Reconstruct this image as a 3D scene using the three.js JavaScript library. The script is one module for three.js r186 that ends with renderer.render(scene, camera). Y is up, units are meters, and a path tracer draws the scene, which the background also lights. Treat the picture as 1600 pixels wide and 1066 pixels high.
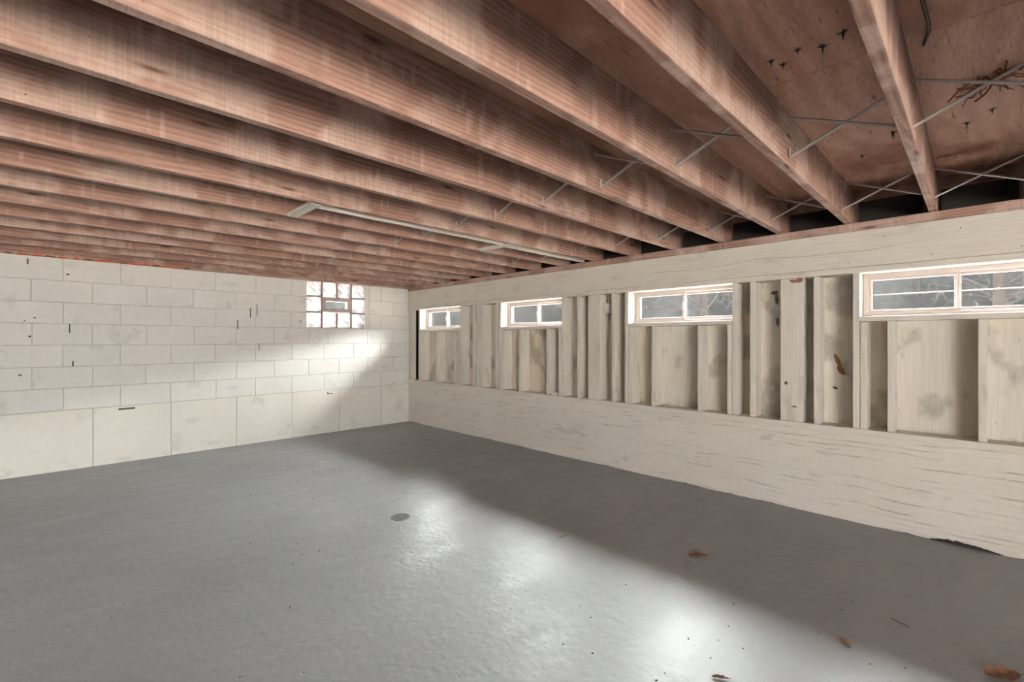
import * as THREE from 'three';
import { RoundedBoxGeometry } from 'three/addons/geometries/RoundedBoxGeometry.js';
import { mergeGeometries } from 'three/addons/utils/BufferGeometryUtils.js';

// ---------------------------------------------------------------- camera, sky, light, exposure
const scene = new THREE.Scene();
const EYE = 1.193, YAW = THREE.MathUtils.degToRad(45.06), FOCAL = 721.5;
const camera = new THREE.PerspectiveCamera(2 * Math.atan(533 / FOCAL) * 180 / Math.PI, 1600 / 1066, 0.05, 200);
camera.position.set(0, EYE, 0);
camera.rotation.set(0, -YAW, 0);
camera.setViewOffset(1600, 1066, 0, 1.4, 1600, 1066);
scene.background = new THREE.Color(0.98, 0.99, 1.0);          // bright overcast sky
scene.backgroundIntensity = 24;
// low sun veiled by thin cloud, facing the framed wall: a wide soft source
const sun = new THREE.DirectionalLight(0xfffaf4, 620);
{ const el = THREE.MathUtils.degToRad(32), az = THREE.MathUtils.degToRad(-8), d = new THREE.Vector3(Math.cos(el) * Math.cos(az), Math.sin(el), Math.cos(el) * Math.sin(az)); sun.position.copy(d.multiplyScalar(30)); }
sun.castShadow = true; sun.shadow.radius = 160; sun.shadow.mapSize.set(4096, 4096);
Object.assign(sun.shadow.camera, { left: -20, right: 20, top: 20, bottom: -20, near: 1, far: 70 });
scene.add(sun, sun.target);
const renderer = new THREE.WebGLRenderer({ antialias: true });
renderer.toneMapping = THREE.LinearToneMapping;
renderer.toneMappingExposure = 1.1;
renderer.shadowMap.enabled = true;

// ---------------------------------------------------------------- helpers
const X0 = 3.733, ZL = -5.88, XW = -4.2, ZR = 4.6;           // framed wall, block wall, far side, rear
let seed = 7;
const rnd = () => { seed = (seed * 1664525 + 1013904223) % 4294967296; return seed / 4294967296; };
const rr = (a, b) => a + (b - a) * rnd();
const names = {};
function numbered(n) { const k = names[n] = (names[n] ?? -1) + 1; return k ? `${n}_${String(k).padStart(3, '0')}` : n; }
function shade(o) { o.castShadow = o.receiveShadow = true; return o; }
function mesh(name, geo, mat, parent) { const m = shade(new THREE.Mesh(geo, mat)); m.name = parent ? name : numbered(name); (parent ?? scene).add(m); return m; }
function group(name, parent) { const g = new THREE.Group(); g.name = parent ? name : numbered(name); (parent ?? scene).add(g); return g; }
function tag(o, label, category, grp) { o.userData = { label, category }; if (grp) o.userData.group = grp; return o; }
function struct(o, label, category) { o.userData = { kind: 'structure', label, category }; return o; }
// uv in metres: u runs along the grain axis, v across it
function metreUV(g, grain = 0, du = 0, dv = 0) {
  const p = g.attributes.position, n = g.attributes.normal, uv = new Float32Array(p.count * 2);
  for (let i = 0; i < p.count; i++) {
    const a = [Math.abs(n.getX(i)), Math.abs(n.getY(i)), Math.abs(n.getZ(i))], c = [p.getX(i), p.getY(i), p.getZ(i)];
    const d = a.indexOf(Math.max(...a)), rest = [0, 1, 2].filter((k) => k !== d);
    const u = rest.includes(grain) ? grain : rest[0], v = rest.find((k) => k !== u);
    uv[2 * i] = c[u] + du; uv[2 * i + 1] = c[v] + dv;
  }
  g.setAttribute('uv', new THREE.BufferAttribute(uv, 2));
  return g;
}
// a board between two corners with softened edges
function board(x0, x1, y0, y1, z0, z1, grain = 0, r = 0.003, spread = true) {
  const w = x1 - x0, h = y1 - y0, d = z1 - z0;
  const g = r > 0 ? new RoundedBoxGeometry(w, h, d, 1, Math.min(r, w * 0.45, h * 0.45, d * 0.45)) : new THREE.BoxGeometry(w, h, d);
  metreUV(g, grain, spread ? rr(0, 9) : 0, spread ? rr(0, 9) : 0);
  g.translate((x0 + x1) / 2, (y0 + y1) / 2, (z0 + z1) / 2);
  return g;
}
const merge = (list) => mergeGeometries(list.map((g) => (g.index ? g.toNonIndexed() : g)));
// rectangular ring (a frame) in the plane across x: outer y/z, bar width, thickness in x
function ringX(x0, x1, y0, y1, z0, z1, bar, r = 0.002) {
  return merge([board(x0, x1, y0, y0 + bar, z0, z1, 2, r), board(x0, x1, y1 - bar, y1, z0, z1, 2, r), board(x0, x1, y0 + bar, y1 - bar, z0, z0 + bar, 1, r), board(x0, x1, y0 + bar, y1 - bar, z1 - bar, z1, 1, r)]);
}
function ringZ(x0, x1, y0, y1, z0, z1, bar, r = 0.002) {
  return merge([board(x0, x1, y0, y0 + bar, z0, z1, 0, r), board(x0, x1, y1 - bar, y1, z0, z1, 0, r), board(x0, x0 + bar, y0 + bar, y1 - bar, z0, z1, 1, r), board(x1 - bar, x1, y0 + bar, y1 - bar, z0, z1, 1, r)]);
}

// ---------------------------------------------------------------- noise and textures
const HASH = new Float32Array(65536); { let s = 12345; for (let i = 0; i < 65536; i++) { s = (s * 1103515245 + 12345) % 2147483648; HASH[i] = s / 2147483648; } }
function vn(x, y, px, py) {                                   // tileable value noise, period px, py
  const xi = Math.floor(x), yi = Math.floor(y), fx = x - xi, fy = y - yi;
  const sx = fx * fx * (3 - 2 * fx), sy = fy * fy * (3 - 2 * fy);
  const X = ((xi % px) + px) % px, X1 = (X + 1) % px, Y = ((yi % py) + py) % py, Y1 = (Y + 1) % py;
  const h = (a, b) => HASH[(a * 131 + b * 7919 + ((a * b) % 251) * 17) & 65535];
  const a = h(X, Y), b = h(X1, Y), c = h(X, Y1), d = h(X1, Y1);
  return a + (b - a) * sx + (c - a) * sy + (a - b - c + d) * sx * sy;
}
function fbm(u, v, px, py, oct = 4) {                         // u, v in 0..1
  let s = 0, a = 0.5, t = 0;
  for (let o = 0; o < oct; o++) { s += a * vn(u * px, v * py, px, py); t += a; a *= 0.5; px *= 2; py *= 2; }
  return s / t;
}
const clamp = (x, a = 0, b = 1) => Math.min(b, Math.max(a, x));
const step = (a, b, x) => { const t = clamp((x - a) / (b - a)); return t * t * (3 - 2 * t); };
const mix3 = (a, b, t) => [a[0] + (b[0] - a[0]) * t, a[1] + (b[1] - a[1]) * t, a[2] + (b[2] - a[2]) * t];
// fn(u, v) -> { c: [r, g, b] sRGB 0..1, h: height 0..1, r: roughness }
function textures(w, h, W, H, fn, want = 'ch') {
  const c = new Uint8Array(w * h * 4), b = new Uint8Array(w * h * 4), q = want.includes('r') ? new Uint8Array(w * h * 4) : null;
  for (let j = 0; j < h; j++) for (let i = 0; i < w; i++) {
    const o = fn((i + 0.5) / w, (j + 0.5) / h), k = (j * w + i) * 4;
    for (let m = 0; m < 3; m++) { c[k + m] = clamp(o.c[m]) * 255; b[k + m] = clamp(o.h) * 255; if (q) q[k + m] = clamp(o.r) * 255; }
    c[k + 3] = b[k + 3] = 255; if (q) q[k + 3] = 255;
  }
  const tex = (data, srgb) => { const t = new THREE.DataTexture(data, w, h); t.wrapS = t.wrapT = THREE.RepeatWrapping; t.magFilter = THREE.LinearFilter; t.minFilter = THREE.LinearMipmapLinearFilter; t.generateMipmaps = true; if (srgb) t.colorSpace = THREE.SRGBColorSpace; t.repeat.set(1 / W, 1 / H); t.needsUpdate = true; return t; };
  return { map: tex(c, true), bumpMap: want.includes('h') ? tex(b, false) : null, roughnessMap: q ? tex(q, false) : null };
}
const std = (o) => new THREE.MeshStandardMaterial(o);

// old red-brown softwood joists: grain along u, saw marks across, paler scuffed patches, knots
const KNOTS = [[0.12, 0.3], [0.34, 0.72], [0.57, 0.42], [0.71, 0.8], [0.9, 0.2]];
function woodFn(light, dark, scuff, scuffAmt) {
  return (u, v) => {
    let bend = 0, knot = 0;
    for (const [ku, kv] of KNOTS) { const dx = (u - ku) * 9, dy = (v - kv) * 6, d = dx * dx + dy * dy; bend += 0.5 * Math.exp(-d * 1.6) * Math.sign(dy || 1); knot = Math.max(knot, Math.exp(-d * 90)); }
    const wob = fbm(u, v, 2, 2, 2), y = v + 0.16 * (wob - 0.5) + bend * 0.1;
    const ring = Math.pow(0.5 + 0.5 * Math.sin(6.2832 * (y * 21 + 0.7 * fbm(u, v, 5, 2, 2))), 1.6);
    const fibre = 0.7 * vn(u * 13, v * 210, 13, 210) + 0.3 * vn(u * 180, v * 150, 180, 150), saw = vn(u * 700, v * 4, 700, 4);
    const patch = step(0.46, 0.66, fbm(u + 0.3, v, 13, 2, 5)), patch2 = step(0.48, 0.7, fbm(u, v + 0.4, 19, 3, 4)), drip = step(0.62, 0.85, vn(u * 150, v * 2 + 3, 150, 6)) * step(0.4, 0.6, fbm(u, v, 30, 6, 3));
    let c = mix3(light, dark, clamp(0.3 * ring + 0.5 * fibre + 0.35 * (wob - 0.5)));
    c = mix3(c, dark, 0.45 * patch2 * (0.5 + 0.5 * fibre));
    c = mix3(c, scuff, clamp(scuffAmt * patch * (0.6 + 0.4 * saw)));
    c = mix3(c, scuff, 0.3 * drip);
    c = mix3(c, [0.2, 0.11, 0.08], 0.75 * knot);
    const sp = vn(u * 230, v * 30, 230, 30); if (sp > 0.985) c = mix3(c, [0.12, 0.08, 0.07], 0.8);
    return { c, h: 0.5 + 0.25 * (fibre - 0.5) - 0.2 * ring + 0.25 * (saw - 0.5) };
  };
}
const tJoist = textures(2048, 256, 3.3, 0.42, woodFn([0.665, 0.535, 0.48], [0.385, 0.275, 0.233], [0.79, 0.71, 0.665], 0.62));
const tPly = textures(1024, 512, 2.4, 1.2, (u, v) => {
  const wob = fbm(u, v, 2, 3, 3), ring = 0.5 + 0.5 * Math.sin(6.2832 * (v * 10 + 4 * wob + 0.8 * fbm(u, v, 5, 2, 2)));
  const fibre = vn(u * 70, v * 260, 70, 260), stain = step(0.55, 0.72, fbm(u + 0.2, v + 0.6, 5, 4, 5)), crack = vn(u * 26, v * 130, 26, 130);
  let c = mix3([0.74, 0.59, 0.515], [0.575, 0.415, 0.345], clamp(0.35 * ring + 0.5 * fibre));
  c = mix3(c, [0.5, 0.31, 0.24], 0.55 * stain);
  if (crack > 0.93) c = mix3(c, [0.32, 0.2, 0.16], 0.5);
  return { c, h: 0.5 + 0.3 * (fibre - 0.5) - 0.15 * ring };
});
const WHITE = [0.905, 0.885, 0.845], GREY = [0.5, 0.49, 0.47];
// painted boards: brushed streaks along the grain, scuffs and mildew with a grain of their own
function paintFn(base, dirt, amount, from = 0.62) {
  return (u, v) => {
    const streak = vn(u * 10, v * 150, 10, 150), fine = vn(u * 300, v * 300, 300, 300), cloud = fbm(u, v, 4, 4, 5);
    const mould = step(from, from + 0.22, fbm(u + 0.17, v + 0.31, 6, 9, 6)), scratch = vn(u * 18, v * 220, 18, 220);
    let c = mix3(base, [base[0] * 0.93, base[1] * 0.92, base[2] * 0.89], 0.7 * streak + 0.5 * (cloud - 0.5));
    c = mix3(c, dirt, amount * mould * (0.4 + 0.6 * fine));
    if (scratch > 0.955) c = mix3(c, dirt, 0.35 * amount + 0.12);
    if (vn(u * 120, v * 150, 120, 150) > 0.988) c = mix3(c, [0.2, 0.18, 0.16], 0.7);
    return { c, h: 0.5 + 0.35 * (streak - 0.5) + 0.15 * (fine - 0.5) - (scratch > 0.955 ? 0.2 : 0) };
  };
}
const tStud = textures(1024, 512, 1.3, 0.65, paintFn([0.868, 0.845, 0.805], GREY, 0.3));
const tPanel = textures(1024, 1024, 1.25, 1.25, paintFn([0.86, 0.835, 0.79], [0.5, 0.48, 0.44], 0.65, 0.56));
const tBlock = textures(1024, 512, 2.4, 1.2, (u, v) => {
  const pore = vn(u * 420, v * 210, 420, 210), grit = fbm(u, v, 90, 45, 3), cloud = fbm(u, v, 6, 3, 5), smear = step(0.64, 0.8, fbm(u + 0.4, v + 0.2, 16, 9, 5));
  let c = mix3([0.9, 0.89, 0.865], [0.84, 0.83, 0.8], clamp(0.5 * grit + 0.8 * (cloud - 0.3)));
  c = mix3(c, [0.6, 0.6, 0.59], 0.28 * smear * (0.3 + 0.7 * grit)); if (vn(u * 200, v * 110, 200, 110) > 0.99) c = mix3(c, [0.35, 0.34, 0.33], 0.5);
  const hole = pore > 0.93 ? (pore - 0.93) / 0.07 : 0;
  return { c, h: 0.55 + 0.35 * (grit - 0.5) - 0.5 * hole };
});
// poured wall with the ridges of rough form boards running along it
const tPour = textures(2048, 512, 4.1, 0.575, (u, v) => {
  const wav = 0.09 * (fbm(u, v, 12, 3, 5) - 0.5), line = (v + wav) * 17, f = line - Math.floor(line), id = ((Math.floor(line) % 17) + 17) % 17;
  const along = step(0.44, 0.57, fbm(u + id * 0.137, id / 17, 9, 17, 4));
  const ridge = Math.exp(-Math.pow((f - 0.5) / 0.07, 2)) * along, grit = fbm(u, v, 180, 40, 3), cloud = fbm(u, v, 9, 3, 4), wide = fbm(u, v, 26, 30, 4);
  let c = mix3([0.875, 0.852, 0.81], [0.83, 0.803, 0.752], clamp(0.6 * grit + 0.9 * (cloud - 0.4)));
  const dirt = ridge * step(0.46, 0.7, fbm(u + 0.61, v + 0.11, 34, 20, 4));
  c = mix3(c, [0.5, 0.47, 0.42], 0.55 * dirt);
  const patch = step(0.66, 0.85, fbm(u + 0.23, v + 0.4, 21, 7, 6)); c = mix3(c, [0.62, 0.6, 0.56], 0.3 * patch);
  return { c, h: clamp(0.5 + 0.1 * (grit - 0.5) - 0.3 * ridge + 0.4 * (wide - 0.5)) };
});
const tFloor = textures(1024, 1024, 3.1, 3.1, (u, v) => {
  const a = fbm(u, v, 44, 44, 3), b = fbm(u + 0.3, v + 0.7, 150, 150, 2), cloud = fbm(u, v, 4, 4, 4), fine = vn(u * 400, v * 400, 400, 400);
  const pit = vn(u * 90, v * 90, 90, 90), swirl = fbm(u, v, 12, 40, 4);
  let c = mix3([0.59, 0.597, 0.597], [0.545, 0.552, 0.552], clamp(cloud + 0.2 * (fine - 0.5)));
  if (pit > 0.985) c = mix3(c, [0.36, 0.36, 0.36], 0.6);
  return { c, h: clamp(0.5 + 0.25 * (a - 0.5) + 0.12 * (b - 0.5) + 0.4 * (swirl - 0.5) - (pit > 0.985 ? 0.2 : 0)), r: clamp(0.43 + 0.2 * (swirl - 0.5) + 0.12 * (cloud - 0.5)) };
}, 'chr');
const tGlassBlock = textures(256, 256, 0.4, 0.4, (u, v) => {
  const d = fbm(u + v, u - v + 2, 9, 3, 3), e = vn((u + v) * 14, (u - v) * 5, 14, 5);
  const k = clamp(0.57 + 0.5 * (d - 0.5) + 0.25 * (e - 0.5), 0.06); return { c: [k, k, k * 1.01], h: d };
});

const tBank = textures(1024, 512, 9, 4.5, (u, v) => {            // tangle of bare brush
  const a = Math.abs(vn(u * 70 + 9 * v, v * 26, 70, 26) - 0.5), b = Math.abs(vn(u * 120 - 14 * v, v * 60, 120, 60) - 0.5), cl = fbm(u, v, 9, 6, 4);
  const t = step(0.05, 0.0, a) * 0.6 + step(0.05, 0.0, b) * 0.5, g = 0.1 + 0.11 * cl;
  return { c: mix3([g, g, g * 0.99], [0.27, 0.26, 0.26], clamp(t)), h: 0.5 };
}, 'c');
const M = {
  joist: std({ ...tJoist, bumpScale: 0.0012, roughness: 0.8 }),
  ply: std({ ...tPly, bumpScale: 0.0008, roughness: 0.78 }),
  stud: std({ ...tStud, bumpScale: 0.0008, roughness: 0.62 }),
  panel: std({ ...tPanel, bumpScale: 0.0008, roughness: 0.7 }),
  panelWarm: std({ ...tPanel, color: 0xfffaf0, bumpScale: 0.0008, roughness: 0.7 }),
  block: std({ ...tBlock, bumpScale: 0.0012, roughness: 0.75 }),
  mortar: std({ ...tBlock, color: 0xe8e6e0, bumpScale: 0.0012, roughness: 0.85 }),
  pour: std({ ...tPour, bumpScale: 0.008, roughness: 0.7 }),
  pourSmooth: std({ ...tBlock, color: 0xfffdf8, bumpScale: 0.0008, roughness: 0.7 }),
  floor: std({ ...tFloor, bumpScale: 0.008, roughness: 1 }),
  vinyl: std({ color: 0xb0a5a1, roughness: 0.4 }),
  steel: std({ color: 0xb5aeaa, roughness: 0.5, metalness: 0.6 }),
  iron: std({ color: 0x2e2b29, roughness: 0.6, metalness: 0.5 }),
  glass: new THREE.MeshPhysicalMaterial({ color: 0xd6dadc, transmission: 1, thickness: 0, roughness: 0.02, ior: 1.5 }),
  glassBlock: new THREE.MeshPhysicalMaterial({ map: tGlassBlock.map, bumpMap: tGlassBlock.bumpMap, bumpScale: 0.004, transmission: 0.96, thickness: 0, roughness: 0.9, ior: 1.5 }),
  ventGrey: std({ color: 0xa79b93, roughness: 0.5 }),
  joint: std({ color: 0x86776d, roughness: 0.8 }),
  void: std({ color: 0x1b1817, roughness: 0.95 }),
  ground: std({ color: 0xd8d0c6, roughness: 0.95 }),
  bank: new THREE.MeshPhysicalMaterial({ map: tBank.map, roughness: 1, specularIntensity: 0, side: THREE.DoubleSide }),
  bark: new THREE.MeshPhysicalMaterial({ color: 0x2a2725, roughness: 1, specularIntensity: 0 }),
  leaf: std({ color: 0x86644a, roughness: 0.8 }),
  leafDark: std({ color: 0x624438, roughness: 0.8 }),
  twig: std({ color: 0x6b4a3a, roughness: 0.85 }),
  foam: std({ color: 0xc8552c, roughness: 0.85 }),
  foamBrown: std({ color: 0x7a4526, roughness: 0.9 }),
  rust: std({ color: 0x7f5a3e, roughness: 0.9 }),
  grime: std({ color: 0x5b5750, roughness: 0.95 }),
  dirt: std({ color: 0x2f2c2a, roughness: 0.95 }),
  siding: std({ color: 0xb9b4aa, roughness: 0.8 }),
};

// ---------------------------------------------------------------- floor and shell
const floor = struct(group('floor'), 'glossy grey painted concrete floor with brushed bumps', 'floor');
mesh('slab', board(XW - 0.2, X0 + 0.3, -0.15, 0, ZL - 0.25, ZR + 0.2, 0, 0, false), M.floor, floor);

const wallFront = struct(group('wall_front'), 'painted block wall at the unseen side of the basement', 'wall');
mesh('wall_face', board(XW - 0.2, XW, 0, 2.2, ZL - 0.25, ZR + 0.2, 1, 0), M.block, wallFront);
const wallBack = struct(group('wall_back'), 'painted block wall with a wide opening added for fill light behind the viewpoint', 'wall');
const DX0 = -4.1, DX1 = -0.6, DH = 2.0;  // unseen opening, added and sized to let in fill light
mesh('wall_face', board(XW, DX0, 0, 2.2, ZR, ZR + 0.2, 1, 0), M.block, wallBack);
mesh('wall_face', board(DX1, X0 + 0.3, 0, 2.2, ZR, ZR + 0.2, 1, 0), M.block, wallBack);
mesh('lintel', board(DX0, DX1, DH, 2.2, ZR, ZR + 0.2, 0, 0), M.block, wallBack);

// ---------------------------------------------------------------- block wall (wall_left)
const wallLeft = struct(group('wall_left'), 'white painted concrete block wall with poured footing and glass block window', 'wall');
const GX0 = 2.266, GX1 = 3.052, GY0 = 1.35, GY1 = 1.95, WT = 1.94;
for (const [a, b, c, d] of [[XW, GX0, 0.54, WT], [GX0, GX1 + 0.06, 0.54, GY0], [GX1 + 0.06, X0 + 0.03, 0.54, WT]])
  mesh('mortar', board(a, b, c, d, ZL - 0.2, ZL - 0.0045, 0, 0), M.mortar, wallLeft);
const COURSE = [0.552, 0.755, 0.951, 1.147, 1.343, 1.538, 1.734, WT];
function block(x0, x1, y0, y1) {
  if (x1 - x0 < 0.03) return;
  const j = 0.0026, front = ZL + rr(-0.0018, 0.0022);
  const g = board(x0 + j, x1 - j, y0 + j, y1 - j, front - 0.05, front, 0, 0.0045);
  const m = mesh('concrete_block', g, M.block, wallLeft);
  return m;
}
for (let c = 0; c < 7; c++) {
  const off = (c % 2 ? -0.104 : 0.096) - 4.4, y0 = COURSE[c], y1 = COURSE[c + 1];
  const cuts = []; for (let k = 0; k < 24; k++) { const x = off + 0.3995 * k; if (x > XW + 0.05 && x < X0 - 0.04) cuts.push(x + rr(-0.004, 0.004)); }
  let xs = [XW, ...cuts, X0 + 0.02];
  for (let i = 0; i + 1 < xs.length; i++) {
    let a = xs[i], b = xs[i + 1];
    if (y1 > GY0 + 0.03) {                                    // courses cut by the window
      const R = GX1 + 0.062;
      if (a >= GX0 && b <= R) continue;
      if (a < GX0 && b > GX0) { block(a, GX0, y0, y1); if (b > R) block(R, b, y0, y1); continue; }
      if (a < R && b > R) { block(R, b, y0, y1); continue; }
    }
    if (c === 3 && a > 2.2 && a < 2.4) { block(a, 2.535, y0, y1); block(2.535, 3.08, y0, y1 + 0.004); block(3.08, 3.1, y0, y1); continue; }
    if (c === 3 && a > 2.6 && a < 2.8) continue;
    block(a, b, y0, y1);
  }
}
// poured base in 0.6 m form panels, a touch proud of the blocks
for (let k = -8; k < 7; k++) {
  const a = Math.max(XW, 0.29 + 0.6 * k), b = Math.min(X0 + 0.02, 0.29 + 0.6 * (k + 1));
  if (b - a < 0.05) continue;
  mesh('footing_panel', board(a + 0.0012, b - 0.0012, 0, 0.549, ZL - 0.2, ZL + 0.006 + rr(-0.001, 0.001), 0, 0.004), M.pourSmooth, wallLeft);
}
mesh('window_jamb', board(GX1 + 0.004, GX1 + 0.06, GY0, WT - 0.002, ZL - 0.1, ZL - 0.003, 1, 0.006), M.pourSmooth, wallLeft);
mesh('tie_hole', board(2.53, 2.6, 0.497, 0.506, ZL + 0.0055, ZL + 0.0085, 0, 0.001), M.dirt, wallLeft);
mesh('tie_hole', board(2.525, 2.537, 0.497, 0.527, ZL + 0.0055, ZL + 0.0085, 1, 0.001), M.dirt, wallLeft);
mesh('tie_hole', board(0.475, 0.6, 0.512, 0.53, ZL + 0.0055, ZL + 0.0078, 0, 0.001), M.grime, wallLeft);
for (const [x, y, w, h] of [[-0.14, 1.86, 0.012, 0.05], [0.11, 1.79, 0.02, 0.012], [-0.1, 1.385, 0.016, 0.01], [-0.16, 1.36, 0.013, 0.01], [-0.13, 1.22, 0.016, 0.012], [0.128, 1.26, 0.008, 0.08], [0.15, 0.95, 0.009, 0.05], [2.19, 1.41, 0.01, 0.03], [1.63, 1.45, 0.008, 0.11], [1.7, 1.47, 0.007, 0.14], [1.5, 1.32, 0.008, 0.1], [1.72, 1.07, 0.007, 0.08], [-0.19, 0.88, 0.02, 0.014]])
  mesh('paint_chip', board(x, x + w, y, y + h, ZL - 0.004, ZL + 0.0026, 1, 0.001), rnd() > 0.5 ? M.grime : M.dirt, wallLeft);

// glass block window with a small hopper vent
const gw = struct(group('window_5'), 'glass block window with a small vent set in the block wall', 'window');
const GW = (GX1 - GX0) / 4, GH = (GY1 - GY0) / 3;
for (let r = 0; r < 3; r++) for (let c = 0; c < 4; c++) {
  if (r === 1 && (c === 1 || c === 2)) continue;
  const x = GX0 + c * GW, y = GY0 + r * GH, b = 0.0088;
  mesh('glass_block', board(x + b, x + GW - b, y + b, y + GH - b, ZL - 0.09, ZL - 0.012 - 0.003 * rnd(), 0, 0.008), M.glassBlock, gw);
}
const bars = [];
for (let r = 0; r <= 3; r++) { const y = GY0 + r * GH; if (r === 1 || r === 2) { bars.push(board(GX0, GX0 + GW, y - 0.009, y + 0.009, ZL - 0.09, ZL - 0.006, 0, 0.001), board(GX1 - GW, GX1, y - 0.009, y + 0.009, ZL - 0.09, ZL - 0.006, 0, 0.001)); } else bars.push(board(GX0, GX1, y - (r ? 0.012 : 0), y + (r ? 0 : 0.006), ZL - 0.09, ZL - 0.012, 0, 0.001)); }
for (let c = 1; c <= 3; c++) { const x = GX0 + c * GW, w = 0.009; if (c === 2) { bars.push(board(x - w, x + w, GY0, GY0 + GH, ZL - 0.09, ZL - 0.006, 1, 0.001), board(x - w, x + w, GY0 + 2 * GH, GY1, ZL - 0.09, ZL - 0.006, 1, 0.001)); } else bars.push(board(x - w, x + w, GY0, GY1, ZL - 0.09, ZL - 0.006, 1, 0.001)); }
mesh('mortar_joint', merge(bars), M.joint, gw);
const vent = mesh('vent_frame', ringZ(GX0 + GW + 0.004, GX1 - GW - 0.004, GY0 + GH + 0.004, GY0 + 2 * GH - 0.004, ZL - 0.08, ZL - 0.004, 0.05), M.ventGrey, gw);
mesh('vent_pane', board(GX0 + GW + 0.05, GX1 - GW - 0.05, GY0 + GH + 0.05, GY0 + 2 * GH - 0.05, ZL - 0.06, ZL - 0.056, 0, 0), M.glass, vent);
mesh('latch', board(2.655, 2.685, GY0 + 2 * GH - 0.012, GY0 + 2 * GH + 0.004, ZL - 0.006, ZL + 0.006, 0, 0.003), M.iron, vent);

// ---------------------------------------------------------------- framed wall (wall_right)
const wallRight = struct(group('wall_right'), 'cream painted stud framed wall on a low poured concrete base', 'wall');
const DEEP = 0.14, Y_SILL = 0.573, Y_STUD = 0.615, Y_PL0 = 1.632, Y_PL1 = 1.672, Y_HEAD = 1.907, Y_TOP = 1.963;
const WIN = [[-5.582, -4.676], [-3.908, -3.004], [-2.224, -1.319], [-0.521, 0.385], [1.165, 2.07], [2.85, 3.755]];
// poured base with an uneven foot
{
  const L = ZR - ZL, nz = 420, ny = 10, pos = [], uv = [], idx = [];
  for (let j = 0; j <= ny; j++) for (let i = 0; i <= nz; i++) {
    const z = ZL + L * i / nz, t = j / ny, foot = j === 0 ? 0.008 * vn(i * 0.9, 3, 512, 8) * step(0.4, 0.8, vn(i * 0.13, 1, 256, 8)) : 0;
    pos.push(X0 + 0.004 * (vn(i * 0.25, j * 0.8, 256, 64) - 0.5) - 0.002, foot + t * Y_SILL, z); uv.push(z + 6, t * Y_SILL);
  }
  for (let j = 0; j < ny; j++) for (let i = 0; i < nz; i++) { const a = j * (nz + 1) + i, b = a + 1, c = a + nz + 1, d = c + 1; idx.push(a, c, b, b, c, d); }
  const g = new THREE.BufferGeometry(); g.setAttribute('position', new THREE.Float32BufferAttribute(pos, 3)); g.setAttribute('uv', new THREE.Float32BufferAttribute(uv, 2)); g.setIndex(idx);
  // the face runs with its normal towards the room (-x)
  for (let k = 0; k < idx.length; k += 3) { const t = idx[k + 1]; idx[k + 1] = idx[k + 2]; idx[k + 2] = t; }
  g.setIndex(idx); g.computeVertexNormals();
  if (g.attributes.normal.getX(50) > 0) { for (let k = 0; k < idx.length; k += 3) { const t = idx[k + 1]; idx[k + 1] = idx[k + 2]; idx[k + 2] = t; } g.setIndex(idx); g.computeVertexNormals(); }
  mesh('concrete_face', g, M.pour, wallRight);
  mesh('concrete_core', board(X0 + 0.006, X0 + 0.3, -0.02, Y_SILL - 0.001, ZL - 0.2, ZR + 0.2, 2, 0), M.void, wallRight);
}
mesh('sill_plate', board(X0 - 0.008, X0 + DEEP, Y_SILL, Y_STUD, ZL, ZR, 2, 0.004), M.stud, wallRight);
mesh('top_plate', board(X0 - 0.002, X0 + DEEP, Y_PL0, Y_PL1 - 0.0015, ZL, -2.455, 2, 0.003), M.stud, wallRight);
mesh('top_plate', board(X0 - 0.002, X0 + DEEP, Y_PL0, Y_PL1 - 0.0015, -2.453, ZR, 2, 0.003), M.stud, wallRight);
mesh('header_board', board(X0, X0 + 0.04, Y_PL1, Y_HEAD, ZL, 1.2, 2, 0.003), M.stud, wallRight);
mesh('header_board', board(X0, X0 + 0.04, Y_PL1, Y_HEAD, 1.203, ZR, 2, 0.003), M.stud, wallRight);
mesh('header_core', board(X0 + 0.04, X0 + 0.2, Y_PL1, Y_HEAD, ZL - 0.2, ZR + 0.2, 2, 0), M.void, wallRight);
mesh('cap_plate', board(X0 - 0.006, X0 + 0.16, Y_HEAD, Y_TOP - 0.001, ZL, ZR, 2, 0.006), M.joist, wallRight);
mesh('corner_gap_shade', board(X0 + 0.031, X0 + 0.2, Y_SILL, Y_TOP, ZL - 0.2, ZL, 1, 0), M.void, wallRight);  // near-black box, the shade of the corner gap put into its colour
// outer sheathing round the windows
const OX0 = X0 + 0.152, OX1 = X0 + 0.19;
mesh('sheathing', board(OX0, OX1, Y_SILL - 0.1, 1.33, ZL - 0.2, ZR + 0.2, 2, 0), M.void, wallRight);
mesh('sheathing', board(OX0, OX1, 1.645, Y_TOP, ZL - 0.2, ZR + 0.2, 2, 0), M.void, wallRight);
{ let z = ZL - 0.2; for (const [a, b] of [...WIN, [ZR + 0.2, 0]]) { mesh('sheathing', board(OX0, OX1, 1.33, 1.645, z, a, 1, 0), M.void, wallRight); z = b; } }
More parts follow.
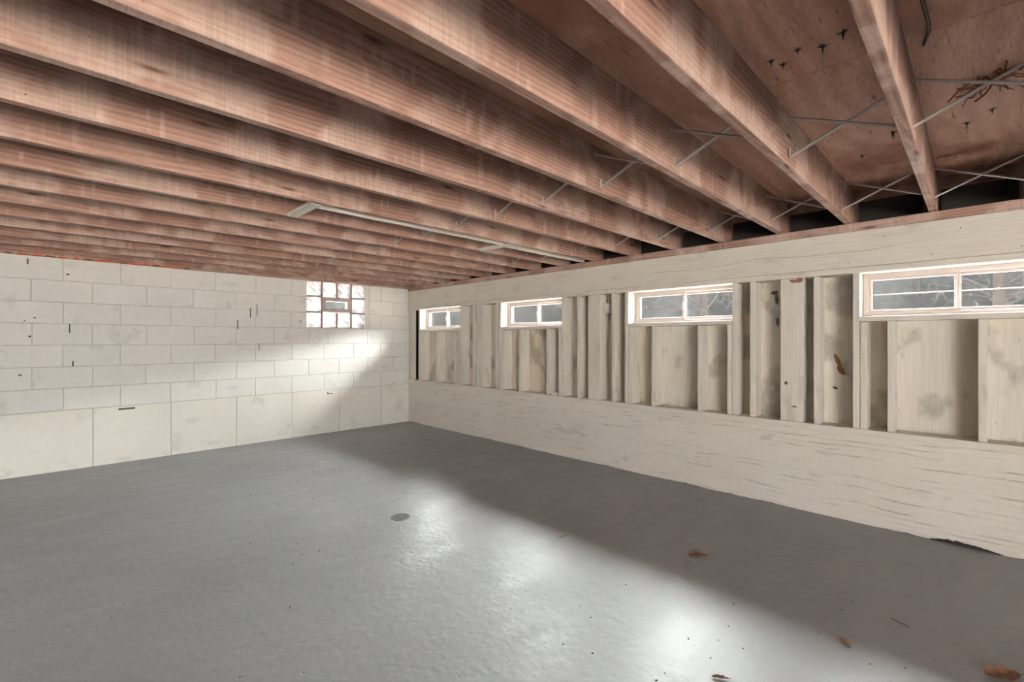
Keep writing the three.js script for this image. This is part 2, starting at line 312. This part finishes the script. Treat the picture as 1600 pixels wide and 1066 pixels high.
// studs: [z0, z1, kind] kind: f full height, c cripple under a window sill
const STUDS = [[-5.842, -5.752, 'n'], [-5.621, -5.583, 'f'], [-5.581, -5.543, 'c'], [-5.206, -5.168, 'c'], [-4.800, -4.762, 'c'], [-4.713, -4.677, 'c'], [-4.675, -4.637, 'f'], [-4.421, -4.383, 'f'], [-4.352, -4.225, 'f'], [-4.010, -3.970, 'f'], [-3.948, -3.910, 'f'], [-3.906, -3.868, 'c'], [-3.621, -3.583, 'c'], [-3.211, -3.173, 'c'], [-3.045, -3.007, 'c'], [-3.003, -2.965, 'f'], [-2.808, -2.770, 'f'], [-2.672, -2.533, 'f'], [-2.406, -2.368, 'f'], [-2.263, -2.225, 'f'], [-2.223, -2.185, 'c'], [-1.998, -1.960, 'c'], [-1.590, -1.552, 'c'], [-1.357, -1.320, 'c'], [-1.318, -1.280, 'f'], [-1.191, -1.151, 'f'], [-0.988, -0.842, 'w'], [-0.780, -0.742, 'f'], [-0.560, -0.522, 'f'], [-0.520, -0.482, 'c'], [-0.382, -0.344, 'c'], [0.021, 0.059, 'c'], [0.345, 0.383, 'c'], [0.386, 0.424, 'f'], [0.51, 0.548, 'f'], [0.76, 0.798, 'f'], [1.126, 1.164, 'f'], [1.166, 1.204, 'c'], [1.6, 1.638, 'c'], [2.031, 2.069, 'c'], [2.071, 2.109, 'f'], [2.45, 2.488, 'f'], [2.81, 2.848, 'f'], [2.851, 2.889, 'c'], [3.3, 3.338, 'c'], [3.716, 3.754, 'c'], [3.757, 3.795, 'f'], [4.2, 4.238, 'f']];
for (const [a, b, k] of STUDS) {
  const back = k === 'n' ? 0.05 : DEEP - 0.001, top = k === 'c' ? 1.313 : Y_PL0 - 0.001, x0 = X0 + (k === 'w' ? 0.012 : rr(0, 0.003));
  mesh('stud', board(x0, X0 + back, Y_STUD + 0.001, top, a, b, 1, 0.0035), M.stud, wallRight);
}
// wall panels in the bays behind the studs, split at the sides of the windows
const edges = []; { const full = STUDS.map(([a, b]) => (a + b) / 2); let last = -5.62; for (const c of full) if (c - last > 0.13) { edges.push([last, c]); last = c; } }
for (const [a, b] of edges) {
  const mid = (a + b) / 2, under = WIN.some(([p, q]) => mid > p - 0.02 && mid < q + 0.02);
  mesh('wall_panel', board(X0 + DEEP, X0 + DEEP + 0.011 + rr(-0.002, 0), Y_STUD - 0.04, under ? 1.33 : Y_PL1, a + 0.0008, b - 0.0008, 1, 0.0015), rnd() > 0.6 ? M.panelWarm : M.panel, wallRight);
}
mesh('wall_panel', board(X0 + DEEP, X0 + DEEP + 0.011, Y_STUD - 0.04, Y_PL1, edges.at(-1)[1], ZR, 1, 0.0015), M.panel, wallRight);
// short blocks lying on the sill plate
mesh('wood_offcut', board(X0 + 0.005, X0 + 0.09, Y_STUD + 0.001, Y_STUD + 0.03, -5.29, -5.21, 2, 0.003), M.stud, wallRight);
mesh('wood_offcut', board(X0 + 0.004, X0 + 0.05, Y_STUD + 0.001, Y_STUD + 0.03, -3.145, -3.05, 2, 0.003), M.stud, wallRight);

// windows: sliders of two sashes set deep in the framing
function slider(n, z0, z1, label, bar) {
  const w = struct(group(`window_${n}`), label, 'window');
  const y0 = 1.347, y1 = 1.632, xf = X0 + 0.112, mid = (z0 + z1) / 2 + 0.005;
  mesh('window_sill', board(X0 - 0.003, X0 + 0.13, 1.314, y0, z0 - (n === 4 ? 0.012 : -0.001), z1 + 0.001, 2, 0.003), M.stud, w);
  mesh('window_frame', ringX(xf, xf + 0.075, y0, y1, z0 + 0.002, z1 - 0.002, 0.026), M.vinyl, w);
  for (const [a, b, x] of [[z0 + 0.026, mid + 0.014, xf + 0.012], [mid - 0.016, z1 - 0.026, xf + 0.038]]) {
    const s = mesh('window_sash', ringX(x, x + 0.022, y0 + 0.024, y1 - 0.024, a, b, 0.021), M.vinyl, w);
    mesh('window_pane', board(x + 0.009, x + 0.013, y0 + 0.04, y1 - 0.04, a + 0.018, b - 0.018, 2, 0), M.glass, s);
    if (bar) mesh('glazing_bar', board(x + 0.003, x + 0.008, (y0 + y1) / 2 - 0.001, (y0 + y1) / 2 + 0.006, a + 0.019, b - 0.019, 2, 0.001), M.vinyl, s);
  }
  const l = mesh('latch', board(xf + 0.002, xf + 0.013, (y0 + y1) / 2 - 0.03, (y0 + y1) / 2 + 0.03, mid - 0.006, mid + 0.008, 1, 0.003), M.vinyl, w);
  l.userData.label = 'small sash latch on the meeting rail';
}
const WL = ['small sliding window nearest the block wall', 'small sliding window second from the block wall', 'small sliding window third from the block wall', 'sliding window with a thin bar across each pane'];
WIN.forEach(([a, b], i) => slider(i < 4 ? i + 1 : i + 2, a, b, WL[i] ?? 'sliding window in the framed wall beyond the view', i === 3));

// ---------------------------------------------------------------- ceiling
const ceiling = struct(group('ceiling'), 'open ceiling of red brown wooden joists under plywood subfloor', 'ceiling');
const YB = 1.965, YP = 2.2, S = 0.406, jz = (k) => -(0.2 + S * k);   // far lower edge of joist k
for (let k = -11; k <= 13; k++) {
  const z = jz(k);
  if (z + 0.038 > ZR) continue;
  const gj = board(XW, X0 + 0.15, YB, YP, z, z + 0.038, 0, 0.003), lean = k === 1 ? 0.0068 : k === 0 ? 0.006 : 0;
  if (lean) { const p = gj.attributes.position; for (let i = 0; i < p.count; i++) p.setZ(i, p.getZ(i) - lean * (X0 - p.getX(i)) + (k === 0 ? 0.012 : 0)); }
  const j = mesh('joist', gj, M.joist, ceiling);
  j.userData.label = 'long red brown wooden ceiling joist';
}
mesh('rim_joist', board(X0 + 0.152, X0 + 0.19, YB - 0.002, YP + 0.021, ZL - 0.2, ZR + 0.2, 2, 0), M.joist, ceiling);
mesh('end_joist', board(XW, X0 + 0.15, YB, YP, ZL - 0.1, ZL - 0.062, 0, 0.003), M.joist, ceiling);
mesh('end_plate', board(XW, X0, WT + 0.003, YB - 0.001, ZL - 0.19, ZL - 0.006, 0, 0.003), M.joist, ceiling);
mesh('end_closure', board(XW - 0.2, X0 + 0.2, YB, YP, ZL - 0.24, ZL - 0.11, 0, 0), M.joist, ceiling);
mesh('side_closure', board(XW - 0.2, XW - 0.001, YB, YP + 0.02, ZL - 0.25, ZR + 0.2, 2, 0), M.joist, ceiling);
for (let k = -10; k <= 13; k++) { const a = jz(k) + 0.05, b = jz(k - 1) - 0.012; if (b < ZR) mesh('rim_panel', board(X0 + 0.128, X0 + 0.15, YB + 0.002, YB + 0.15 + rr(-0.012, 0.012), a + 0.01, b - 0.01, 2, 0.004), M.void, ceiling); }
// plywood sheets, seams across the joists
{ const xs = [XW, -2.85, -0.41, 2.03, X0 + 0.15]; const zs = [ZL - 0.1, -4.66, -3.44, -2.22, -1.0, 0.22, 1.44, 2.66, 3.88, ZR];
  for (let i = 0; i < 4; i++) for (let j = 0; j < 9; j++) mesh('subfloor_sheet', board(xs[i] + 0.001, xs[i + 1] - 0.001, YP + rr(0, 0.002), YP + 0.02, zs[j] + 0.0005, zs[j + 1] - 0.0005, 0, 0.0015), M.ply, ceiling); }
mesh('floor_above', board(XW - 0.2, X0 + 0.95, YP + 0.021, YP + 0.2, ZL - 0.3, ZR + 0.2, 0, 0), M.siding, ceiling);

// nail points splintering through the plywood
function spikes(x, z, size, n) {
  const parts = [];
  for (let i = 0; i < n; i++) { const c = new THREE.ConeGeometry(size * 0.09, size * rr(0.6, 1.1), 5); c.translate(0, size * 0.4, 0); c.rotateX(Math.PI / 2 - 0.25); c.rotateY(i / n * 6.283 + rr(-0.3, 0.3)); parts.push(c); }
  const c = new THREE.ConeGeometry(size * 0.14, size * 0.9, 6); c.rotateX(Math.PI); c.translate(0, -size * 0.3, 0); parts.push(c);
  const g = merge(parts); g.translate(x, YP - 0.003, z); mesh('nail_point', g, M.dirt, ceiling);
}
for (const [x, z, s, n] of [[1.87, -0.364, 0.034, 6], [1.831, -0.3, 0.04, 4], [1.831, -0.428, 0.024, 6], [1.889, -0.49, 0.026, 5], [1.838, -0.514, 0.03, 5], [2.888, -0.274, 0.04, 3], [3.13, -0.427, 0.03, 3], [1.9, -0.75, 0.024, 5], [3.0, -0.02, 0.03, 4], [2.9, 0.06, 0.03, 4], [1.82, 0.05, 0.03, 4]]) spikes(x, z, s, n);

// ---------------------------------------------------------------- steel cross braces
const ORD = ['first', 'second', 'third', 'fourth', 'fifth', 'sixth', 'seventh', 'eighth', 'ninth', 'tenth', 'eleventh', 'twelfth', 'thirteenth', 'fourteenth', 'fifteenth', 'sixteenth', 'seventeenth', 'eighteenth', 'nineteenth', 'twentieth'];
function strut(dy) {                                          // angle section rising by dy over the bay, nail tabs at both ends
  const span = S - 0.038 - 0.004, len = Math.hypot(span, Math.abs(dy)), w = 0.0135, t = 0.002;
  const a = new THREE.BoxGeometry(w, t, len); a.rotateZ(0.6); a.translate(-w * 0.41, 0, 0);
  const b = new THREE.BoxGeometry(w, t, len); b.rotateZ(-0.6); b.translate(w * 0.41, 0, 0);
  const g = merge([a, b]); g.rotateX(-Math.atan2(dy, span));
  const hi = 0.014, lo = 0.045, h1 = dy > 0 ? hi : lo, h2 = dy > 0 ? lo : hi;   // long tab where the strut is nailed low on a joist
  const e1 = new THREE.BoxGeometry(0.018, h1, 0.0022); e1.translate(0, dy / 2 + (dy > 0 ? 0 : lo * 0.4), span / 2 + 0.001);
  const e2 = new THREE.BoxGeometry(0.018, h2, 0.0022); e2.translate(0, -dy / 2 + (dy > 0 ? lo * 0.4 : 0), -span / 2 - 0.001);
  return merge([g, e1.toNonIndexed(), e2.toNonIndexed()]);
}
const gUp = strut(0.155), gDown = strut(-0.155);
function brace(k, x, where) {                                 // bay between joist k and joist k - 1
  const b = group('cross_brace');
  b.position.set(x, 2.075, (jz(k) + 0.038 + jz(k - 1)) / 2);
  mesh('strut', gUp, M.steel, b).position.x = 0.024; mesh('strut', gDown, M.steel, b).position.x = -0.024;
  const n = 13 - k;
  tag(b, `crossed steel brace ${where}, bay between ${ORD[n]} and ${ORD[n + 1]} joists from block wall`, 'brace', 'steel cross braces between the joists');
}
for (let k = 13; k >= -2; k--) { brace(k, k <= 1 ? 2.27 : 2.02, 'in mid span row'); brace(k, k <= 0 ? 3.5 : 3.41, 'near framed wall'); }

// ---------------------------------------------------------------- small things
// loose wooden nailing frame between two joists
{
  const f = tag(group('nailing_frame'), 'pale wooden nailing strips with two cross pieces between ceiling joists', 'wood frame');
  const z6 = jz(6), z7 = jz(7) + 0.038;
  mesh('cross_piece', board(1.04, 1.1, YB - 0.004, YB + 0.016, z7 + 0.001, z6 - 0.001, 2, 0.002), M.stud, f);
  mesh('cross_piece', board(2.6, 2.66, YB - 0.004, YB + 0.016, z7 + 0.001, z6 - 0.001, 2, 0.002), M.stud, f);
  mesh('strip', board(1.1, 2.6, YB - 0.002, YB + 0.03, z6 - 0.085, z6 - 0.062, 0, 0.002), M.stud, f);
  mesh('strip', board(2.66, X0 + 0.02, YB - 0.002, YB + 0.03, z6 - 0.115, z6 - 0.09, 0, 0.002), M.stud, f);
}
// switch box in the stud bay
{
  const b = tag(group('junction_box'), 'small painted electrical box fixed in a bay of the framed wall', 'box');
  mesh('box_body', board(X0 + 0.075, X0 + DEEP - 0.001, 1.455, 1.552, -2.532, -2.472, 1, 0.004), M.stud, b);
  mesh('cover', board(X0 + 0.071, X0 + 0.075, 1.458, 1.549, -2.529, -2.475, 1, 0.0015), M.stud, b);
  const c = new THREE.CylinderGeometry(0.006, 0.006, 0.08, 10); c.translate(X0 + 0.11, 1.592, -2.5); mesh('cable', c, M.stud, b);
}
// floor drain
{
  const d = tag(group('floor_drain'), 'round perforated floor drain set into the grey floor', 'drain'); d.position.set(1.674, 0, -2.731);
  const ring = new THREE.LatheGeometry([[0.052, 0.0005], [0.056, 0.003], [0.064, 0.003], [0.067, 0]].map(([x, y]) => new THREE.Vector2(x, y)), 40); mesh('rim', ring, std({ color: 0x6e6f6f, roughness: 0.5 }), d);
  const well = new THREE.CircleGeometry(0.053, 32); well.rotateX(-Math.PI / 2); well.translate(0, 0.0008, 0); mesh('well', well, M.dirt, d);
  const bars = [];
  for (let i = -3; i <= 3; i++) { const x = i * 0.016, l = 2 * Math.sqrt(Math.max(0, 0.053 ** 2 - x * x)); bars.push(new THREE.BoxGeometry(0.0048, 0.002, l).translate(x, 0.002, 0), new THREE.BoxGeometry(l, 0.002, 0.0048).translate(0, 0.002, x)); }
  mesh('grate', merge(bars), std({ color: 0x7a7b7b, roughness: 0.5 }), d);
}
// dry leaves: curled blades with a midrib
function leaf(x, z, len, wid, turn, curl, lobes, mat, label) {
  const g = tag(group('dry_leaf'), label, 'leaf', 'dry leaves on the floor'); g.position.set(x, 0.001, z); g.rotation.y = turn;
  const N = 24, K = 6, pos = [], idx = [];
  const at = (s, t, under) => { const u = s / N, v = (t / K) * 2 - 1, half = wid * 0.5 * Math.pow(Math.sin(Math.PI * clamp(u * 0.96 + 0.03)), 0.7) * (1 - lobes * 0.5 * (0.5 + 0.5 * Math.cos(u * 6.283 * 3.5)));
    const y = 0.004 + curl * len * (0.55 * v * v * half / wid + 0.35 * (u - 0.45) ** 2 + 0.05 * Math.sin(u * 17 + v * 3)); return [(u - 0.5) * len, y - (under ? 0.0012 : 0), v * half]; };
  for (const under of [0, 1]) for (let s = 0; s <= N; s++) for (let t = 0; t <= K; t++) pos.push(...at(s, t, under));
  const id = (s, t, un) => un * (N + 1) * (K + 1) + s * (K + 1) + t;
  for (let s = 0; s < N; s++) for (let t = 0; t < K; t++) { const a = id(s, t, 0), b = id(s, t + 1, 0), c = id(s + 1, t, 0), d = id(s + 1, t + 1, 0); idx.push(a, b, c, b, d, c); const o = (N + 1) * (K + 1); idx.push(a + o, c + o, b + o, b + o, c + o, d + o); }
  for (let s = 0; s < N; s++) for (const t of [0, K]) { const a = id(s, t, 0), b = id(s + 1, t, 0), c = id(s, t, 1), d = id(s + 1, t, 1); idx.push(a, c, b, b, c, d); }
  const ge = new THREE.BufferGeometry(); ge.setAttribute('position', new THREE.Float32BufferAttribute(pos, 3)); ge.setIndex(idx); ge.computeVertexNormals(); metreUV(ge, 0); mesh('blade', ge, mat, g);
  const pts = []; for (let s = 0; s <= N; s += 3) { const p = at(s, K / 2, 0); pts.push(new THREE.Vector3(p[0], p[1] + 0.0006, p[2])); } pts.push(new THREE.Vector3(len * 0.68, 0.006, wid * 0.08));
  mesh('stem', new THREE.TubeGeometry(new THREE.CatmullRomCurve3(pts), 24, 0.0011, 5), M.twig, g);
}
leaf(2.53, -1.075, 0.1, 0.05, -0.85, 0.3, 0.6, M.leaf, 'curled brown leaf beside the shadow of the framed wall');
leaf(2.208, -0.356, 0.06, 0.032, 0.75, 0.4, 0.8, M.leaf, 'small lobed brown leaf lying alone on the floor');
leaf(2.39, 0.075, 0.12, 0.08, -0.75, 0.3, 0.35, M.leaf, 'largest tan leaf with a raised dark stem');
leaf(1.668, -0.63, 0.055, 0.02, -1.0, 0.3, 0.6, M.leafDark, 'narrow reddish leaf scrap on the bright floor');
function twig(x, z, len, turn, r, label) {
  const p = [0, 1, 2, 3].map((i) => new THREE.Vector3((i / 3 - 0.5) * len, r + rr(0, r), rr(-0.05, 0.05) * len));
  const m = mesh('twig', new THREE.TubeGeometry(new THREE.CatmullRomCurve3(p), 10, r, 6), M.twig, null); m.position.set(x, 0, z); m.rotation.y = turn; tag(m, label, 'twig', 'twigs on the floor');
}
twig(2.53, -0.217, 0.066, -2.05, 0.0024, 'thick brown twig lying in the shaded strip of floor');
twig(2.2, -1.76, 0.06, -0.2, 0.002, 'thin dark twig on the glossy part of floor');
twig(2.34, -1.36, 0.04, 0.6, 0.0012, 'fine curled dark fibre on the floor');
// grit strewn over the floor
{
  const g = new THREE.DodecahedronGeometry(0.003, 0), n = 150, im = shade(new THREE.InstancedMesh(g, M.dirt, n)); im.name = 'floor_grit';
  const m = new THREE.Matrix4(), q = new THREE.Quaternion(), e = new THREE.Euler();
  for (let i = 0; i < n; i++) { const near = i < 70; q.setFromEuler(e.set(rr(0, 3), rr(0, 3), rr(0, 3))); const s = rr(0.3, 1.3); m.compose(new THREE.Vector3(near ? rr(1.4, 2.6) : rr(-0.2, 3.6), 0.0012, near ? rr(-1.3, 0.1) : rr(-5.2, 0)), q, new THREE.Vector3(s * rr(0.6, 2), s * 0.6, s)); im.setMatrixAt(i, m); }
  scene.add(im); im.userData = { label: 'dark grit and dust specks scattered over grey floor', category: 'grit', kind: 'stuff' };
}
// chipped paint at the foot of the framed wall
{
  const pts = []; for (let i = 0; i <= 30; i++) { const z = -0.18 + 0.3 * i / 30; pts.push(z, (0.012 + 0.016 * vn(i * 0.9, 5, 64, 8)) * Math.sin(Math.PI * clamp(i / 30 + 0.03)) + 0.002); }
  const s = new THREE.Shape(); s.moveTo(pts[0], 0); for (let i = 0; i < pts.length; i += 2) s.lineTo(pts[i], pts[i + 1]); s.lineTo(pts.at(-2), 0);
  const g = new THREE.ExtrudeGeometry(s, { depth: 0.006, bevelEnabled: false }); g.rotateY(-Math.PI / 2); g.translate(X0 - 0.001, 0.001, 0);
  mesh('chipped_foot', g, M.dirt, wallRight).userData.label = 'dark chipped patch at the wall foot';
}
// dried drips and residue on the wall panels
function blob(x, y, z, w, h, mat, tilt = 0, name = 'residue') {
  const s = new THREE.Shape(); const n = 26;
  for (let i = 0; i <= n; i++) { const a = i / n * 6.283, r = 0.55 + 0.45 * vn(i * 0.8 + y * 31, z * 17 + 40, 26, 64); const px = Math.cos(a) * w * r * 0.6, py = Math.sin(a) * h * r * 0.6; i ? s.lineTo(px, py) : s.moveTo(px, py); }
  const g = new THREE.ExtrudeGeometry(s, { depth: 0.002, bevelEnabled: true, bevelSize: 0.0015, bevelThickness: 0.0015, bevelSegments: 1 }); g.rotateZ(tilt); g.rotateY(-Math.PI / 2); g.translate(x, y, z); mesh(name, g, mat, wallRight);
}
blob(X0 + DEEP, 1.05, -0.665, 0.022, 0.1, M.rust, 0.35); blob(X0 + DEEP, 0.985, -0.645, 0.035, 0.07, M.rust, 0.5);
blob(X0 + 0.011, 1.615, -0.87, 0.05, 0.03, M.rust, 0.2); blob(X0 + 0.011, 1.612, -0.905, 0.045, 0.02, M.rust, -0.2);
blob(X0 + DEEP, 0.86, -0.68, 0.03, 0.015, M.grime, -0.4); blob(X0 + DEEP, 1.55, -1.06, 0.05, 0.03, M.grime, 0.2); blob(X0 + DEEP, 1.5, -1.045, 0.02, 0.09, M.grime, 0.1); blob(X0 + DEEP, 1.33, -1.04, 0.015, 0.06, M.grime, 0);
blob(X0 + 0.0115, 0.885, -0.95, 0.02, 0.02, M.grime, 0); blob(X0 + 0.0115, 0.72, -0.9, 0.03, 0.008, M.grime, 0);
// nails in the header board
for (let i = 0; i < 34; i++) { const c = new THREE.CylinderGeometry(0.003, 0.003, 0.002, 8); c.rotateZ(Math.PI / 2); c.translate(X0 - 0.0006, i % 2 ? rr(1.7, 1.74) : rr(1.84, 1.89), -5.7 + i * 0.19 + rr(-0.05, 0.05)); mesh('nail_head', c, M.iron, wallRight); }
// long split in the header board
{ const c = new THREE.CatmullRomCurve3([[-1.975, 1.785], [-1.73, 1.772], [-1.37, 1.778], [-1.15, 1.797], [-1.08, 1.795], [-0.83, 1.777], [-0.68, 1.778], [-0.5, 1.775], [-0.35, 1.784]].map(([z, y]) => new THREE.Vector3(X0 + 0.0002, y, z)));
  mesh('split', new THREE.TubeGeometry(c, 60, 0.0011, 5), M.grime, wallRight); }
// torn foam and rust coloured scraps along the top of the block wall
for (let i = 0; i < 16; i++) {
  const g = new THREE.IcosahedronGeometry(1, 2), p = g.attributes.position; for (let k = 0; k < p.count; k++) { const s = 0.7 + 0.5 * vn(p.getX(k) * 2 + i * 3 + 50, p.getY(k) * 2 + p.getZ(k) + 50, 128, 128); p.setXYZ(k, p.getX(k) * s, p.getY(k) * s, p.getZ(k) * s); }
  g.computeVertexNormals(); const x = -0.25 + i * 0.085; g.scale(rr(0.02, 0.05), rr(0.006, 0.011), 0.012); g.translate(x, WT + 0.008, ZL + 0.002); mesh('foam_scrap', g, i % 3 ? M.foam : M.foamBrown, wallLeft);
}
// hanging bits under the plywood
{
  const w = mesh('bent_strap', new THREE.TubeGeometry(new THREE.CatmullRomCurve3([[2.1, 2.198, -0.118], [2.0, 2.192, -0.1], [1.9, 2.188, -0.1], [1.75, 2.196, -0.11]].map((p) => new THREE.Vector3(...p))), 20, 0.005, 6), M.iron, null);
  tag(w, 'dark bent strap hanging from the plywood beside a joist', 'strap');
  const n = tag(group('debris_clump'), 'clump of brown nest fibre hanging among the steel braces', 'debris'); n.position.set(2.55, 2.17, 0.06);
  const tubes = []; for (let i = 0; i < 26; i++) { const a = rr(0, 6.28), p = [new THREE.Vector3(rr(-0.05, 0.05), 0.028, rr(-0.05, 0.05))]; for (let k = 1; k < 4; k++) p.push(p[0].clone().add(new THREE.Vector3(Math.cos(a) * 0.03 * k, -0.012 * k * rr(0, 1.6), Math.sin(a) * 0.03 * k))); tubes.push(new THREE.TubeGeometry(new THREE.CatmullRomCurve3(p), 8, rr(0.0015, 0.004), 5)); }
  mesh('fibres', merge(tubes), M.foamBrown, n);
}

// ---------------------------------------------------------------- outdoors
{
  const g = struct(group('ground_outside'), 'bare ground beyond the windows', 'ground');
  mesh('lawn', board(X0 + 0.19, 40, 1.0, 1.2, -40, 40, 0, 0), M.ground, g);
  mesh('lawn', board(-40, X0 + 0.19, 1.0, 1.2, -40, ZL - 0.26, 0, 0), M.ground, g);
  mesh('patio', board(-12, X0 + 0.19, -0.3, -0.15, ZR + 0.2, 30, 0, 0), M.ground, g);
  const pts = [[15, 1.15], [15.1, 2.2], [15.25, 3.2], [15.5, 4.1], [16.5, 4.2], [40, 4.2]].map(([x, y]) => new THREE.Vector2(x, y));
  const b = new THREE.LatheGeometry(pts, 120, Math.PI * 0.02, Math.PI * 1.2), p = b.attributes.position;
  for (let i = 0; i < p.count; i++) { const a = vn(p.getX(i) * 0.9 + 90, p.getZ(i) * 0.9 + 90, 256, 256) - 0.5; p.setY(i, p.getY(i) + 0.8 * a); }
  b.computeVertexNormals(); metreUV(b, 0);
  struct(mesh('bank', b, M.bank), 'dark wooded bank seen through the windows', 'bank');
  for (let t = 0; t < 8; t++) {
    const a = -1.2 + t * 0.2 + rr(-0.03, 0.03), r = t % 2 ? 9.6 : 12.6, tr = tag(group('bare_tree'), 'bare winter tree outside the framed wall windows', 'tree', 'bare trees beyond the windows');
    tr.position.set(r * Math.cos(a), 1.2, r * Math.sin(a));
    const h = rr(3.5, 5.5), limbs = [];
    mesh('trunk', new THREE.CylinderGeometry(0.05, 0.11, h, 8).translate(0, h / 2, 0), M.bark, tr);
    for (let k = 0; k < 26; k++) { const y = rr(0.5, h * 0.9), an = rr(0, 6.28), l = rr(0.6, 1.7), p = []; for (let q = 0; q < 4; q++) p.push(new THREE.Vector3(Math.cos(an) * l * q / 3 + rr(-0.06, 0.06), y + l * 0.5 * q / 3 + rr(-0.06, 0.06), Math.sin(an) * l * q / 3 + rr(-0.06, 0.06))); limbs.push(new THREE.TubeGeometry(new THREE.CatmullRomCurve3(p), 6, rr(0.008, 0.022), 4)); }
    mesh('branches', merge(limbs), M.bark, tr);
  }
}

renderer.render(scene, camera);
